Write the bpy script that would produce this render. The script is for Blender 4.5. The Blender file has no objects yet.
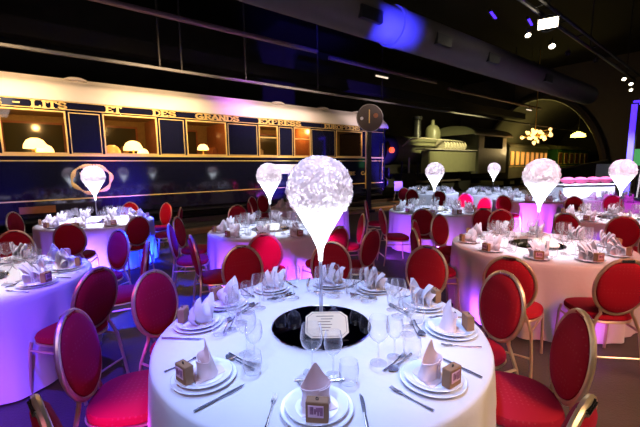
import bpy, bmesh, math, random
from mathutils import Vector, Matrix
PI = math.pi
random.seed(7)
sc = bpy.context.scene
C = bpy.data.collections.new('place'); sc.collection.children.link(C)

# ------------------------------------------------------------------ camera
EYE = 1.67; PITCH = math.radians(7.5); ROLL = math.radians(.69); F = 356.0
_f = Vector((0, math.cos(PITCH), -math.sin(PITCH))); _r0 = Vector((1, 0, 0)); _d0 = _f.cross(_r0)
_r = _r0*math.cos(ROLL) + _d0*math.sin(ROLL); _d = -_r0*math.sin(ROLL) + _d0*math.cos(ROLL)
cam = bpy.data.cameras.new('camera'); cam.sensor_width = 36; cam.lens = F/640*36; cam.clip_end = 300; cam.clip_start = .02
co = bpy.data.objects.new('camera', cam); C.objects.link(co)
M = Matrix((( _r.x, -_d.x, -_f.x, 0), (_r.y, -_d.y, -_f.y, 0), (_r.z, -_d.z, -_f.z, EYE), (0, 0, 0, 1)))
co.matrix_world = M; sc.camera = co
def ray(x, y): return _f + _r*((x-320)/F) + _d*((y-213.5)/F)
def onz(x, y, z):
    v = ray(x, y); return Vector((0, 0, EYE)) + v*((z-EYE)/v.z)
def in_frame(P, m=12):
    v = Vector(P)-Vector((0, 0, EYE)); w = v.dot(_f)
    if w < .1: return False
    x = 320+F*v.dot(_r)/w; y = 213.5+F*v.dot(_d)/w
    return -m < x < 640+m and -m < y < 427+m
# the hall's long axis (the railway track runs along it); off = distance from the camera towards the track side
_v = ray(775, 161); AX = Vector((_v.x, _v.y, 0)).normalized(); NX = Vector((-AX.y, AX.x, 0)); HROT = math.atan2(AX.y, AX.x)
def hall(t, off, z=0): return AX*t + NX*off + Vector((0, 0, z))
def onp(x, y, off):
    v = ray(x, y); p = v*(off/v.dot(NX)) + Vector((0, 0, EYE)); return p.dot(AX), p.z
def ont(x, y, t):
    v = ray(x, y); p = v*(t/v.dot(AX)) + Vector((0, 0, EYE)); return p.dot(NX), p.z

# ------------------------------------------------------------------ world, exposure
w = bpy.data.worlds.new('hall_dark'); sc.world = w; w.use_nodes = True
w.node_tree.nodes['Background'].inputs[0].default_value = (.35, .3, .5, 1)
w.node_tree.nodes['Background'].inputs[1].default_value = .006
sc.view_settings.view_transform = 'Standard'; sc.view_settings.look = 'None'
sc.view_settings.exposure = 0.5; sc.view_settings.gamma = 1
sc.cycles.use_denoising = True; sc.cycles.max_bounces = 10; sc.cycles.transmission_bounces = 10; sc.cycles.transparent_max_bounces = 24
sc.cycles.caustics_reflective = False; sc.cycles.caustics_refractive = False; sc.cycles.sample_clamp_indirect = 3

# ------------------------------------------------------------------ stage lights of the hall and added fill lamps
def spot(name, loc, target, col, energy, angle, blend=.5, size=.08):
    l = bpy.data.lights.new(name, 'SPOT'); l.color = col; l.energy = energy; l.spot_size = math.radians(angle); l.spot_blend = blend; l.shadow_soft_size = size
    o = bpy.data.objects.new(name, l); C.objects.link(o); o.location = loc
    o.rotation_euler = (Vector(target)-Vector(loc)).to_track_quat('-Z', 'Y').to_euler(); return o
def point(name, loc, col, energy, size=.05):
    l = bpy.data.lights.new(name, 'POINT'); l.color = col; l.energy = energy; l.shadow_soft_size = size
    o = bpy.data.objects.new(name, l); C.objects.link(o); o.location = loc; return o
COOL = (.70, .82, 1); WARM = (1, .62, .25); MAG = (.85, .02, .9); PUR = (.32, .06, 1); BLUE = (.004, .02, 1)
TC = dict(a=(0, 1.97), b=(2.48, 4.0), c=(-.74, 5.25), d=(-3.95, 6.25), e=(-3.0, 2.9), f=(2.35, 7.3), g=(3.8, 12.2), h=(5.5, 9.2), i=(5.0, 5.9), j=(7.7, 8.9), k=(5.5, 11.3), l=(-.25, 8.2))
COOL = (.58, .69, 1)
spot('table_spot', (.1, 2.5, 5.2), (0, 2.0, .75), (.32, .46, 1), 880, 24.5, .25, .2)
spot('table_spot', (-1.3, -.6, 5.0), (0, 1.80, .75), (.30, .44, 1), 600, 23, .3, .2)
spot('table_spot', (1.9, 2.7, 5.2), (2.48, 4.05, .78), (.88, .82, 1), 1150, 21, .35, .15)
spot('table_spot', (-.9, 4.1, 5.2), (-.81, 5.35, .78), COOL, 1300, 21, .35, .15)
spot('table_spot', (-3.2, 4.9, 5.2), (-3.95, 6.3, .78), (.75, .72, 1), 3600, 21, .35, .15)
spot('table_spot', (-2.2, 1.6, 5.0), (-3.0, 2.95, .78), (.9, .88, 1), 900, 23, .35, .15)
spot('table_spot', (1.8, 6.0, 5.2), (2.35, 7.35, .78), COOL, 1400, 21, .35, .15)
spot('table_spot', (4.3, 4.6, 5.2), (5.0, 5.95, .78), (.95, .85, 1), 1300, 21, .35, .15)
spot('table_spot', (4.4, 6.0, 6.5), (6.2, 11.2, .8), COOL, 3200, 38, .5, .2)
spot('table_spot', (2.8, 9.0, 6.5), (3.8, 12.2, .8), COOL, 1600, 22, .5, .2)
al = bpy.data.lights.new('hall_fill', 'AREA'); al.energy = 55; al.size = 3; al.color = (1, .86, .80); ao = bpy.data.objects.new('hall_fill', al); C.objects.link(ao); ao.location = (0, -2.5, 5.5); ao.rotation_euler = (Vector((0, 4.5, .5))-Vector(ao.location)).to_track_quat('-Z', 'Y').to_euler()  # added soft fill that lifts everything facing the camera
aw_ = bpy.data.lights.new('carriage_fill', 'AREA'); aw_.energy = 60; aw_.spread = math.radians(50); aw_.shape = 'RECTANGLE'; aw_.size = 9; aw_.size_y = .6; aw_.color = (1, .72, .45); awo = bpy.data.objects.new('carriage_fill', aw_); C.objects.link(awo); awo.location = hall(4, 5.2, 5.4); awo.rotation_euler = (NX*5.0+Vector((0, 0, -3.2))).to_track_quat('-Z', 'Y').to_euler(); awo.rotation_euler.rotate_axis('Z', 0)  # added warm fill to bring up the gold lines on the carriage side
spot('globe_pink', (3.2, 3.0, 5.2), (5.0, 5.9, 1.66), MAG, 1600, 5, .5); spot('globe_peach', (1.6, .6, 5.2), (0, 2.0, 1.68), (1, .42, .32), 95, 5.5, .6); spot('globe_rose', (1.2, 1.6, 5.2), (2.48, 4.0, 1.66), (1, .30, .38), 220, 6, .5); spot('globe_violet', (4.4, 8.0, 6.0), (5.5, 11.3, 1.66), PUR, 2600, 5, .5)
spot('warm_spot', (3.2, -1.4, 4.4), (1.5, 1.5, .5), WARM, 620, 32, .7)
spot('warm_spot', (5.6, .4, 4.6), (3.0, 3.0, .5), (1, .50, .28), 500, 36, .6)
spot('blue_spot', (-2.0, 5.0, 5.5), (-2.6, 5.6, 0), BLUE, 20000, 40, .7)
spot('blue_spot', (-1.8, 3.4, 5.5), (-2.15, 4.2, 0), BLUE, 8000, 24, .7)
spot('violet_spot', (-1.0, 1.0, 5.2), (-1.65, 2.3, 0), (.05, .015, 1), 2000, 30, .8)
spot('magenta_spot', (-2.6, -.5, 1.7), (-1.0, 1.50, .44), MAG, 800, 7, .3)
spot('magenta_spot', (.9, -.8, 4.7), (-.46, 3.86, .66), MAG, 3600, 5, .3)
spot('magenta_spot', (1.4, 2.0, 5.2), (3.70, 8.5, .7), MAG, 12000, 8, .4)
spot('magenta_spot', (-2.6, .2, 1.3), (-1.12, 2.3, .42), MAG, 160, 12, .5)
spot('magenta_spot', (3.4, 4.0, 5.2), (6.6, 8.2, .9), MAG, 1500, 14, .5)
spot('chair_red_boost', (-2.8, -1.8, 4.6), (-2.2, 3.2, .6), (1, .08, .20), 260, 50, .8)  # red lamps added to redden the chairs, here and below
spot('magenta_spot', (-.2, 3.6, .9), (1.1, 6.0, .3), MAG, 260, 16, .5)
spot('magenta_spot', (.2, 5.0, .6), (.7, 4.6, .3), MAG, 20, 60, .5)
spot('chair_red_boost', (1.5, -2.2, 4.8), (.4, 3.3, .7), (1, .2, .4), 60, 40, .8)
spot('chair_red_boost', (2.4, -1.4, 4.8), (2.6, 2.8, .6), (1, .12, .10), 620, 36, .7)
spot('floor_wash', (3.6, -.5, 5.2), (1.9, 1.9, 0), (1, .72, .5), 260, 44, .8)
spot('chair_red_boost', (3.0, -1.0, 5.2), (4.4, 5.6, .6), (1, .08, .10), 700, 30, .7)
for nm, p, col, e in (('violet_uplight', (-1.9, 1.75, .1), PUR, 14), ('violet_uplight', (-2.5, 1.75, .1), PUR, 9), ('violet_uplight', (-3.5, 4.9, .12), (.22, .09, 1), 90), ('blue_uplight', (-2.75, 6.3, .12), BLUE, 160), ('blue_uplight', (-2.95, 5.4, .12), BLUE, 60),
                      ('violet_uplight', (-1.15, 3.95, .1), PUR, 80), ('violet_uplight', (.15, 4.3, .1), PUR, 50), ('violet_uplight', (1.5, 3.5, .1), PUR, 12), ('magenta_uplight', (2.35, 2.85, .1), (.75, .1, 1), 6),
                      ('violet_uplight', (1.1, 6.2, .1), PUR, 42), ('violet_uplight', (2.2, 5.9, .1), (.6, .15, 1), 14), ('violet_uplight', (4.5, 8.0, .1), (.6, .08, 1), 120), ('violet_uplight', (.6, 6.8, .1), PUR, 60), ('violet_uplight', (3.9, 5.2, .1), PUR, 24),
                      ('violet_uplight', (1.0, 1.1, .06), PUR, 2.5), ('magenta_uplight', (-1.05, 1.2, .1), MAG, 10)):
    tcx = min(TC.values(), key=lambda c: math.hypot(c[0]-p[0], c[1]-p[1]))
    spot(nm, p, (tcx[0], tcx[1], .35), col, e*1.25, 110, .9, .04)
# light that falls along the carriage
spot('carriage_light', hall(-2.0, 6.0, 5.2), hall(-.5, 10.5, 3.5), (1, .66, .36), 2300, 34, .9, .5)
spot('carriage_light', hall(2.6, 6.0, 5.2), hall(2.6, 10.5, 3.5), (1, .68, .38), 1500, 40, .9, .5)
spot('carriage_light', hall(6, 6.0, 5.2), hall(6.4, 10.5, 3.4), (1, .74, .66), 1100, 44, .9, .5)
spot('carriage_light', hall(10, 6.0, 5.2), hall(10.3, 10.5, 3.4), (1, .78, .74), 700, 34, .9, .5)
spot('carriage_violet', hall(4.6, 7.4, 5.4), hall(5.0, 10.5, 3.6), (.6, .12, 1), 1100, 26, 1, .5)
spot('carriage_blue', hall(12.9, 8.6, .4), hall(11.9, 11, 2.2), (.12, .05, 1), 1500, 70, .6)
spot('carriage_blue', hall(2.0, 9.0, .3), hall(1.6, 10.3, 1.4), (.12, .04, 1), 380, 60, .9)
spot('carriage_blue', hall(6.2, 9.2, .3), hall(6.2, 10.3, 1.2), (.10, .04, 1), 300, 50, .9)
spot('carriage_blue', hall(-.6, 9.0, .3), hall(-.8, 10.3, 1.4), (.10, .04, 1), 60, 70, .9)
spot('crest_magenta', hall(1.2, 8.4, 3.4), hall(1.35, 10.2, 1.45), (1, .25, .6), 260, 22, .5)
spot('green_coach_fill', hall(33.5, 8, 3.6), hall(35, 11.2, 2.2), (.8, 1, .5), 420, 60, .8)  # added lamp to brighten the green coach
spot('board_fill', hall(6.0, 7.2, 4.2), hall(6.55, 10.2, 1.6), (1, .85, .85), 420, 12, .5)  # added lamp to whiten the name board
spot('chair_red_boost', (-2.6, 5.0, 5.0), (-3.25, 7.35, .72), (1, .10, .02), 900, 7, .4)
spot('chair_red_boost', (-2.9, 4.8, 5.2), (-4.05, 7.6, .80), (1, .12, .05), 700, 6, .4)
spot('chair_red_boost', (2.0, 8.0, 5.2), (2.66, 11.2, .72), (1, .2, .02), 1500, 7, .4)
spot('locomotive_light', hall(15, 6.0, 6.5), hall(17.5, 11.5, 2.4), (.95, .85, .40), 3600, 44, .8)
point('vault_lamp_light', hall(36, 14, 3.4), (1, .78, .2), 90, .2)
_t, _z = onp(396, 33, 4.9); spot('duct_blue', hall(_t-1.0, 3.2, 3.2), hall(_t, 4.9, _z), (.03, .03, 1), 4200, 34, 1)
spot('deck_light', hall(13, 7.5, 5), onz(378, 206, 0), (1, .65, .35), 900, 40, .7)

# ------------------------------------------------------------------ materials
def mat(name, col, rough=.5, metal=0, emit=None, es=0, noise=0, nscale=8, bump=0, bscale=40, coat=0, sheen=0, trans=0, tcol=None):
    m = bpy.data.materials.new(name); m.use_nodes = True; n = m.node_tree.nodes; L = m.node_tree.links
    b = n['Principled BSDF']; b.inputs['Base Color'].default_value = (*col, 1); b.inputs['Roughness'].default_value = rough; b.inputs['Metallic'].default_value = metal
    if coat: b.inputs['Coat Weight'].default_value = coat; b.inputs['Coat Roughness'].default_value = .05
    if sheen: b.inputs['Sheen Weight'].default_value = sheen; b.inputs['Sheen Roughness'].default_value = .4; b.inputs['Sheen Tint'].default_value = (1, .10, .75, 1)
    if emit: b.inputs['Emission Color'].default_value = (*emit, 1); b.inputs['Emission Strength'].default_value = es
    if noise or bump:
        tc = n.new('ShaderNodeTexCoord')
    if noise:
        t = n.new('ShaderNodeTexNoise'); t.inputs['Scale'].default_value = nscale; t.inputs['Detail'].default_value = 5
        r = n.new('ShaderNodeMix'); r.data_type = 'RGBA'
        r.inputs['A'].default_value = (*[c*(1-noise) for c in col], 1); r.inputs['B'].default_value = (*[min(1, c*(1+noise)) for c in col], 1)
        L.new(tc.outputs['Object'], t.inputs['Vector']); L.new(t.outputs['Fac'], r.inputs['Factor']); L.new(r.outputs['Result'], b.inputs['Base Color'])
    if bump:
        t2 = n.new('ShaderNodeTexNoise'); t2.inputs['Scale'].default_value = bscale; t2.inputs['Detail'].default_value = 4
        bp = n.new('ShaderNodeBump'); bp.inputs['Strength'].default_value = bump; bp.inputs['Distance'].default_value = .02
        L.new(tc.outputs['Object'], t2.inputs['Vector']); L.new(t2.outputs['Fac'], bp.inputs['Height']); L.new(bp.outputs['Normal'], b.inputs['Normal'])
    if trans:
        o = n['Material Output']; tr = n.new('ShaderNodeBsdfTranslucent'); tr.inputs[0].default_value = (*(tcol or col), 1)
        mx = n.new('ShaderNodeMixShader'); mx.inputs[0].default_value = trans
        L.new(b.outputs[0], mx.inputs[1]); L.new(tr.outputs[0], mx.inputs[2]); L.new(mx.outputs[0], o.inputs['Surface'])
    return m
def velvet():
    m = mat('red_velvet', (.31, .004, .017), .8, sheen=.09); n = m.node_tree.nodes; L = m.node_tree.links; b = n['Principled BSDF']; b.inputs['Specular IOR Level'].default_value = .2
    tc = n.new('ShaderNodeTexCoord'); v = n.new('ShaderNodeTexVoronoi'); v.inputs['Scale'].default_value = 38; v.inputs['Randomness'].default_value = 0
    r = n.new('ShaderNodeValToRGB'); r.color_ramp.elements[0].position = .16; r.color_ramp.elements[0].color = (.34, .025, .035, 1); r.color_ramp.elements[1].position = .26; r.color_ramp.elements[1].color = (.31, .004, .017, 1)
    L.new(tc.outputs['Object'], v.inputs['Vector']); L.new(v.outputs['Distance'], r.inputs['Fac']); L.new(r.outputs['Color'], b.inputs['Base Color']); return m
def thin_glass(name, tint=(1, 1, 1), rough=.02, refl=1.0, body=.0):
    m = bpy.data.materials.new(name); m.use_nodes = True; n = m.node_tree.nodes; L = m.node_tree.links
    n.remove(n['Principled BSDF']); o = n['Material Output']
    lw = n.new('ShaderNodeLayerWeight'); lw.inputs['Blend'].default_value = .42
    mu = n.new('ShaderNodeMath'); mu.operation = 'MULTIPLY_ADD'; mu.inputs[1].default_value = .9*refl; mu.inputs[2].default_value = .04
    t = n.new('ShaderNodeBsdfTransparent'); t.inputs[0].default_value = (*tint, 1)
    g = n.new('ShaderNodeBsdfGlossy'); g.inputs['Roughness'].default_value = rough; g.inputs['Color'].default_value = (.95, .97, 1, 1)
    mx = n.new('ShaderNodeMixShader'); pw = n.new('ShaderNodeMath'); pw.operation = 'POWER'; pw.inputs[1].default_value = 1.7; L.new(lw.outputs['Facing'], pw.inputs[0]); L.new(pw.outputs[0], mu.inputs[0]); L.new(mu.outputs[0], mx.inputs[0]); L.new(t.outputs[0], mx.inputs[1]); L.new(g.outputs[0], mx.inputs[2])
    out = mx
    if body:
        df = n.new('ShaderNodeBsdfTranslucent'); df.inputs[0].default_value = (.9, .93, 1, 1); m2 = n.new('ShaderNodeMixShader'); m2.inputs[0].default_value = body
        L.new(mx.outputs[0], m2.inputs[1]); L.new(df.outputs[0], m2.inputs[2]); out = m2
    L.new(out.outputs[0], o.inputs['Surface']); return m
def crystal():
    m = bpy.data.materials.new('glass_painted_edges'); m.use_nodes = True; n = m.node_tree.nodes; L = m.node_tree.links; n.remove(n['Principled BSDF']); o = n['Material Output']
    lw = n.new('ShaderNodeLayerWeight'); lw.inputs['Blend'].default_value = .5; pw = n.new('ShaderNodeMath'); pw.operation = 'POWER'; pw.inputs[1].default_value = 2.2; mu = n.new('ShaderNodeMath'); mu.operation = 'MULTIPLY_ADD'; mu.inputs[1].default_value = .95; mu.inputs[2].default_value = .09
    L.new(lw.outputs['Facing'], pw.inputs[0]); L.new(pw.outputs[0], mu.inputs[0])
    t = n.new('ShaderNodeBsdfTransparent'); g = n.new('ShaderNodeBsdfGlossy'); g.inputs['Roughness'].default_value = .04; g.inputs['Color'].default_value = (1, 1, 1, 1)
    d = n.new('ShaderNodeBsdfDiffuse'); d.inputs[0].default_value = (.95, .96, 1, 1); tl = n.new('ShaderNodeBsdfTranslucent'); tl.inputs[0].default_value = (.95, .96, 1, 1)  # white scatter painted in for bright glass edges and a faint haze
    a = n.new('ShaderNodeMixShader'); a.inputs[0].default_value = .5; L.new(d.outputs[0], a.inputs[1]); L.new(tl.outputs[0], a.inputs[2])
    b = n.new('ShaderNodeMixShader'); b.inputs[0].default_value = .5; L.new(g.outputs[0], b.inputs[1]); L.new(a.outputs[0], b.inputs[2])
    mx = n.new('ShaderNodeMixShader'); L.new(mu.outputs[0], mx.inputs[0]); L.new(t.outputs[0], mx.inputs[1]); L.new(b.outputs[0], mx.inputs[2]); L.new(mx.outputs[0], o.inputs['Surface']); return m
def floor_mat():
    m = mat('asphalt_floor', (.055, .047, .043), .55, bump=.25, bscale=60, noise=.45, nscale=3); n = m.node_tree.nodes; L = m.node_tree.links; b = n['Principled BSDF']
    return m
MT = dict(
    floor=floor_mat(), wall=mat('dark_wall', (.05, .045, .042), .8, noise=.3, nscale=1.5), ceil=mat('black_ceiling', (.006, .005, .005), .8, noise=.3, nscale=.8),
    endwall=mat('grey_render', (.11, .10, .092), .8, noise=.15, nscale=2), steel=mat('painted_steel', (.05, .045, .045), .5, .3), duct=mat('duct_metal', (.13, .112, .095), .7, 0, noise=.12, nscale=3),
    velvet=velvet(), gold=mat('gold_frame', (.74, .60, .42), .36, .8), chrome=mat('chrome', (.85, .86, .9), .15, 1),
    cloth=mat('white_cloth', (.80, .80, .83), .85, bump=.12, bscale=25, trans=.25), napkin=mat('white_napkin', (.88, .85, .88), .8, bump=.1, bscale=60, trans=.45),
    rose=mat('pale_pink_napkin', (.90, .76, .76), .8, bump=.1, bscale=60, trans=.3),
    china=mat('white_china', (.80, .82, .88), .12, coat=.5), glass=crystal(), pane=thin_glass('window_glass', (.95, .92, .85), .01, .6),
    acrylic=thin_glass('clear_acrylic', (.92, .94, 1), .03, .9, .35), mirror=mat('dark_mirror', (.10, .11, .15), .03, 1), mrim=mat('mirror_rim', (.6, .65, .75), .1, 1),
    cutlery=mat('stainless_cutlery', (.50, .52, .60), .24, .9), kraft=mat('kraft_card', (.28, .15, .07), .75, noise=.12, nscale=30), cream=mat('cream_card', (.86, .78, .58), .7),
    ink=mat('brown_ink', (.14, .09, .06), .8), tag=mat('purple_picture', (.30, .13, .22), .5, noise=.9, nscale=60), tagp=mat('pink_picture', (.75, .5, .6), .5), cord=mat('dark_cord', (.06, .04, .03), .7),
    vase=mat('lit_frosted_vase', (.9, .93, 1), .3, emit=(.82, .90, 1), es=4.0), feather=mat('white_feather', (.40, .28, .29), .85, trans=.55, tcol=(.97, .94, .96)), wood=mat('deck_timber', (.34, .19, .09), .6, noise=.4, nscale=6),
    navy=mat('navy_lacquer', (.009, .010, .030), .08, coat=.8), roofc=mat('cream_roof', (.78, .70, .62), .55, noise=.06, nscale=2), brass=mat('gold_leaf', (.90, .62, .20), .42, .25), under=mat('black_underframe', (.015, .015, .018), .5, .3),
    mahog=mat('mahogany', (.30, .10, .035), .35, noise=.4, nscale=9, coat=.4), shade=mat('lit_lamp_shade', (1, .85, .55), .6, emit=(1, .62, .20), es=3.2), curtain=mat('interior_cloth', (.30, .20, .07), .8, noise=.3, nscale=15),
    loco=mat('olive_paint', (.17, .17, .10), .4, noise=.15, nscale=4, coat=.2), locob=mat('loco_black', (.03, .03, .028), .4, .3), pipe=mat('pale_lagging', (.55, .50, .38), .6), red=mat('red_lamp_glass', (.8, .06, .02), .3, emit=(1, .1, .02), es=1.2),
    green=mat('green_coach_paint', (.06, .24, .06), .3, coat=.4), amber=mat('lit_amber_window', (1, .5, .15), .4, emit=(1, .38, .08), es=.55), bulb=mat('warm_bulb', (1, .8, .5), .4, emit=(1, .55, .16), es=2.4),
    lamp=mat('lamp_lens', (1, .95, .8), .3, emit=(1, .86, .6), es=9), tube=mat('fluorescent_tube', (1, .9, .75), .4, emit=(1, .80, .6), es=.8), yel=mat('yellow_lamp', (1, .9, .3), .4, emit=(1, .8, .12), es=5),
    led=mat('blue_led_strip', (.1, .1, 1), .4, emit=(.07, .02, 1), es=1.6), white=mat('white_panel', (.75, .75, .80), .5), pink=mat('pink_cushion', (.75, .12, .30), .7), purplepaint=mat('purple_pipe_paint', (.20, .13, .16), .5, .2),
    railgrey=mat('rail_grey', (.10, .095, .09), .6), darkpane=mat('night_pane', (.05, .055, .03), .15, coat=.5), black=mat('black_paint', (.02, .02, .022), .4), disc=mat('signal_face', (.06, .035, .03), .4), pale=mat('pale_enamel', (.34, .31, .29), .5), greenlit=mat('lit_green_screen', (.1, .5, .15), .5, emit=(.1, .5, .15), es=.5),
    ballast=mat('dark_ballast', (.025, .023, .022), .9, noise=.5, nscale=30, bump=.6, bscale=30), railsteel=mat('rail_steel', (.25, .2, .17), .35, .8))

# ------------------------------------------------------------------ mesh helpers
class MB:
    def __init__(s): s.bm = bmesh.new()
    def face(s, vs):
        try: s.bm.faces.new(vs)
        except ValueError: pass
    def box(s, c, size, rot=None):
        M = Matrix.Translation(c) @ (rot.to_4x4() if rot else Matrix()) @ Matrix.Diagonal((*size, 1)); bmesh.ops.create_cube(s.bm, size=1, matrix=M); return s
    def bev(s, c, size, b=.01, rot=None):
        n = MB(); n.box((0, 0, 0), size); bmesh.ops.bevel(n.bm, geom=n.bm.edges[:], offset=b, segments=2, affect='EDGES')
        n.bm.transform(Matrix.Translation(c) @ (rot.to_4x4() if rot else Matrix())); s.join(n); return s
    def join(s, o):
        me = bpy.data.meshes.new('t'); o.bm.to_mesh(me); s.bm.from_mesh(me); bpy.data.meshes.remove(me); o.bm.free(); return s
    def ring(s, pts): return [s.bm.verts.new(p) for p in pts]
    def skin(s, rings, closed=True, cap0=False, cap1=False):
        for a, b in zip(rings, rings[1:]):
            n = len(a)
            for i in range(n if closed else n-1): s.face((a[i], a[(i+1) % n], b[(i+1) % n], b[i]))
        if cap0: s.face(list(reversed(rings[0])))
        if cap1: s.face(rings[-1])
        return s
    def lathe(s, prof, seg=24, c=(0, 0, 0), cap0=True, cap1=True):
        rr = [s.ring([(c[0]+r*math.cos(2*PI*i/seg), c[1]+r*math.sin(2*PI*i/seg), c[2]+z) for i in range(seg)]) for r, z in prof]
        return s.skin(rr, True, cap0, cap1)
    def tube(s, pts, r, seg=8, closed=False):
        pts = [Vector(p) for p in pts]; n = len(pts); rr = []; up = None
        for i, p in enumerate(pts):
            a = pts[(i-1) % n] if closed or i else p; b = pts[(i+1) % n] if closed or i < n-1 else p
            t = (b-a).normalized()
            if up is None: up = t.orthogonal().normalized()
            up = (up - t*up.dot(t)).normalized(); q = t.cross(up); rad = r[i] if isinstance(r, (list, tuple)) else r
            rr.append(s.ring([p+(up*math.cos(2*PI*k/seg)+q*math.sin(2*PI*k/seg))*rad for k in range(seg)]))
        if closed:
            # match the seam
            best = min(range(seg), key=lambda k: (rr[0][k].co-rr[-1][0].co).length)
            s.skin(rr); last = rr[-1]; first = rr[0][best:]+rr[0][:best]
            d1 = (first[1].co-last[1].co).length; d2 = (first[-1].co-last[1].co).length
            if d2 < d1: first = [first[0]]+list(reversed(first[1:]))
            for i in range(seg): s.face((last[i], last[(i+1) % seg], first[(i+1) % seg], first[i]))
        else: s.skin(rr, True, True, True)
        return s
    def prism(s, poly, z0, z1):
        a = s.ring([(x, y, z0) for x, y in poly]); b = s.ring([(x, y, z1) for x, y in poly]); return s.skin([a, b], True, True, True)
    def cyl(s, p0, p1, r, seg=20): return s.tube([p0, p1], r, seg)
    def mesh(s, name, m, smooth=True):
        bmesh.ops.recalc_face_normals(s.bm, faces=s.bm.faces[:]); me = bpy.data.meshes.new(name); s.bm.to_mesh(me); s.bm.free(); me.materials.append(m)
        if smooth:
            me.polygons.foreach_set('use_smooth', [True]*len(me.polygons)); me.set_sharp_from_angle(angle=math.radians(38))
        return me
    def obj(s, name, m, parent=None, smooth=True, loc=None, rz=0):
        o = bpy.data.objects.new(name, s.mesh(name, m, smooth)); C.objects.link(o)
        if parent: o.parent = parent
        if loc is not None: o.location = loc
        o.rotation_euler.z = rz
        return o
def tag(o, label=None, cat=None, group=None, kind=None):
    for k, v in (('label', label), ('category', cat), ('group', group), ('kind', kind)):
        if v: o[k] = v
    return o
def thing(name, label, cat, loc=(0, 0, 0), rz=0, group=None):
    o = bpy.data.objects.new(name, None); o.empty_display_size = .1; C.objects.link(o); o.location = loc; o.rotation_euler.z = rz
    return tag(o, label, cat, group)
def struct(name, mb, m, smooth=False, loc=None, rz=0): return tag(mb.obj(name, m, None, smooth, loc, rz), kind='structure')
KIDS = {}
def copy_tree(o, parent=None):
    c = o.copy(); C.objects.link(c)
    if parent: c.parent = parent
    for ch in list(o.children): copy_tree(ch, c)
    return c
class Proto:
    def __init__(s, o): s.o = o; s.used = False
    def put(s, loc, rz, label, group=None, tilt=0):
        o = copy_tree(s.o) if s.used else s.o; s.used = True
        o.location = loc; o.rotation_euler = (tilt, 0, rz); o['label'] = label
        if group: o['group'] = group
        return o

# ------------------------------------------------------------------ the hall
struct('floor', MB().box((6, 14, -.05), (60, 60, .1)), MT['floor'])
struct('ceiling', MB().box((0, 0, 0), (70, 44, .2)), MT['ceil'], loc=hall(14, 4, 9.1), rz=HROT)
struct('wall_track', MB().box((0, 0, 0), (70, .3, 9)), MT['wall'], loc=hall(14, 19, 4.5), rz=HROT)
# timber edging of the platform, track and ballast
struct('trim_1', MB().box((0, 0, 0), (24, .34, .10)), MT['wood'], loc=hall(0, 9.15, .05), rz=HROT)
dk = MB()
for i in range(22): dk.box((i*.26-2.8, 0, 0), (.24, 1.9, .05))
struct('trim_2', dk, MT['wood'], loc=hall(15.4, 10.45, .03), rz=HROT)
struct('trim_3', MB().box((0, 0, 0), (60, 3.2, .06)), MT['ballast'], loc=hall(16, 11.75, .0), rz=HROT)
for o_ in (10.85, 12.3):
    rl = MB().box((0, 0, 0), (60, .14, .02)).box((0, 0, .06), (60, .03, .1)).box((0, 0, .12), (60, .07, .04)); struct('trim_%d' % (4 if o_ < 11 else 5), rl, MT['railsteel'], loc=hall(16, o_, .04), rz=HROT)

# end wall with the round-arched opening, vault beyond it
TE = 32
oR, _ = ont(603, 175, TE); oA, zA = ont(540, 97, TE); aw = abs(oA-oR); NS = 40
arc = [(oA + aw*1.05*math.cos(PI*i/NS), zA*math.sin(PI*i/NS) if 0 < i < NS else 0) for i in range(NS+1)]
def hp(off, z, t): return hall(t, off, z)
ew = MB(); outer = [(min(max(oA+40*math.cos(PI*i/NS), oA-30), oA+18), min(40*math.sin(PI*i/NS), 9)) for i in range(NS+1)]
ew.skin([ew.ring([hp(o, z, TE) for o, z in arc]), ew.ring([hp(o, z, TE) for o, z in outer])], False)
ew.skin([ew.ring([hp(o, z, TE) for o, z in arc]), ew.ring([hp(o, z, TE+.4) for o, z in arc])], False)
struct('wall_end', ew, MT['endwall'])
struct('trim_6', MB().tube([hp(o, z, TE-.15) for o, z in arc], .28, 8), MT['steel'], True)
vt = MB(); vt.skin([vt.ring([hp(o, z, TE+.4+k*4) for o, z in arc]) for k in range(5)], False); struct('ceiling_vault', vt, MT['endwall'], True)
struct('wall_far', MB().box((0, 0, 0), (.3, 22, 9)), MT['wall'], loc=hall(TE+17, oA, 4.5), rz=HROT)

# ------------------------------------------------------------------ ceiling steelwork, duct, lamps
def beam(name, label, cat, px, off, r, t0, t1, m, square=True):
    t, z = onp(*px, off); mb = MB()
    if square: mb.box(((t0+t1)/2, 0, 0), (t1-t0, r*2, r*2))
    else: mb.cyl((t0, 0, 0), (t1, 0, 0), r, 20)
    return tag(mb.obj(name, m, None, not square, hall(0, off, z), HROT), label, cat)
beam('overhead_rail', 'thin pale steel rail running along the hall above the carriage roof', 'rail', (200, 74.5), 9.4, .03, -9, 32, MT['railgrey'])
beam('ceiling_pipe', 'purple painted pipe under the dark ceiling at upper left', 'pipe', (210, 26), 10.5, .075, -9, 8.2, MT['purplepaint'], False)
beam('ceiling_pipe', 'short purple pipe under the ceiling below the big duct', 'pipe', (365, 66), 10.5, .075, 8.8, 15.5, MT['purplepaint'], False)
beam('ceiling_pipe', 'far purple pipe hung above the locomotive', 'pipe', (460, 91), 10.5, .08, 16.6, 28, MT['purplepaint'], False)
beam('ceiling_girder', 'dark girder above the carriage with a pale lower edge', 'girder', (200, 60), 12.5, .22, -9, 30, MT['ceil'])
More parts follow.
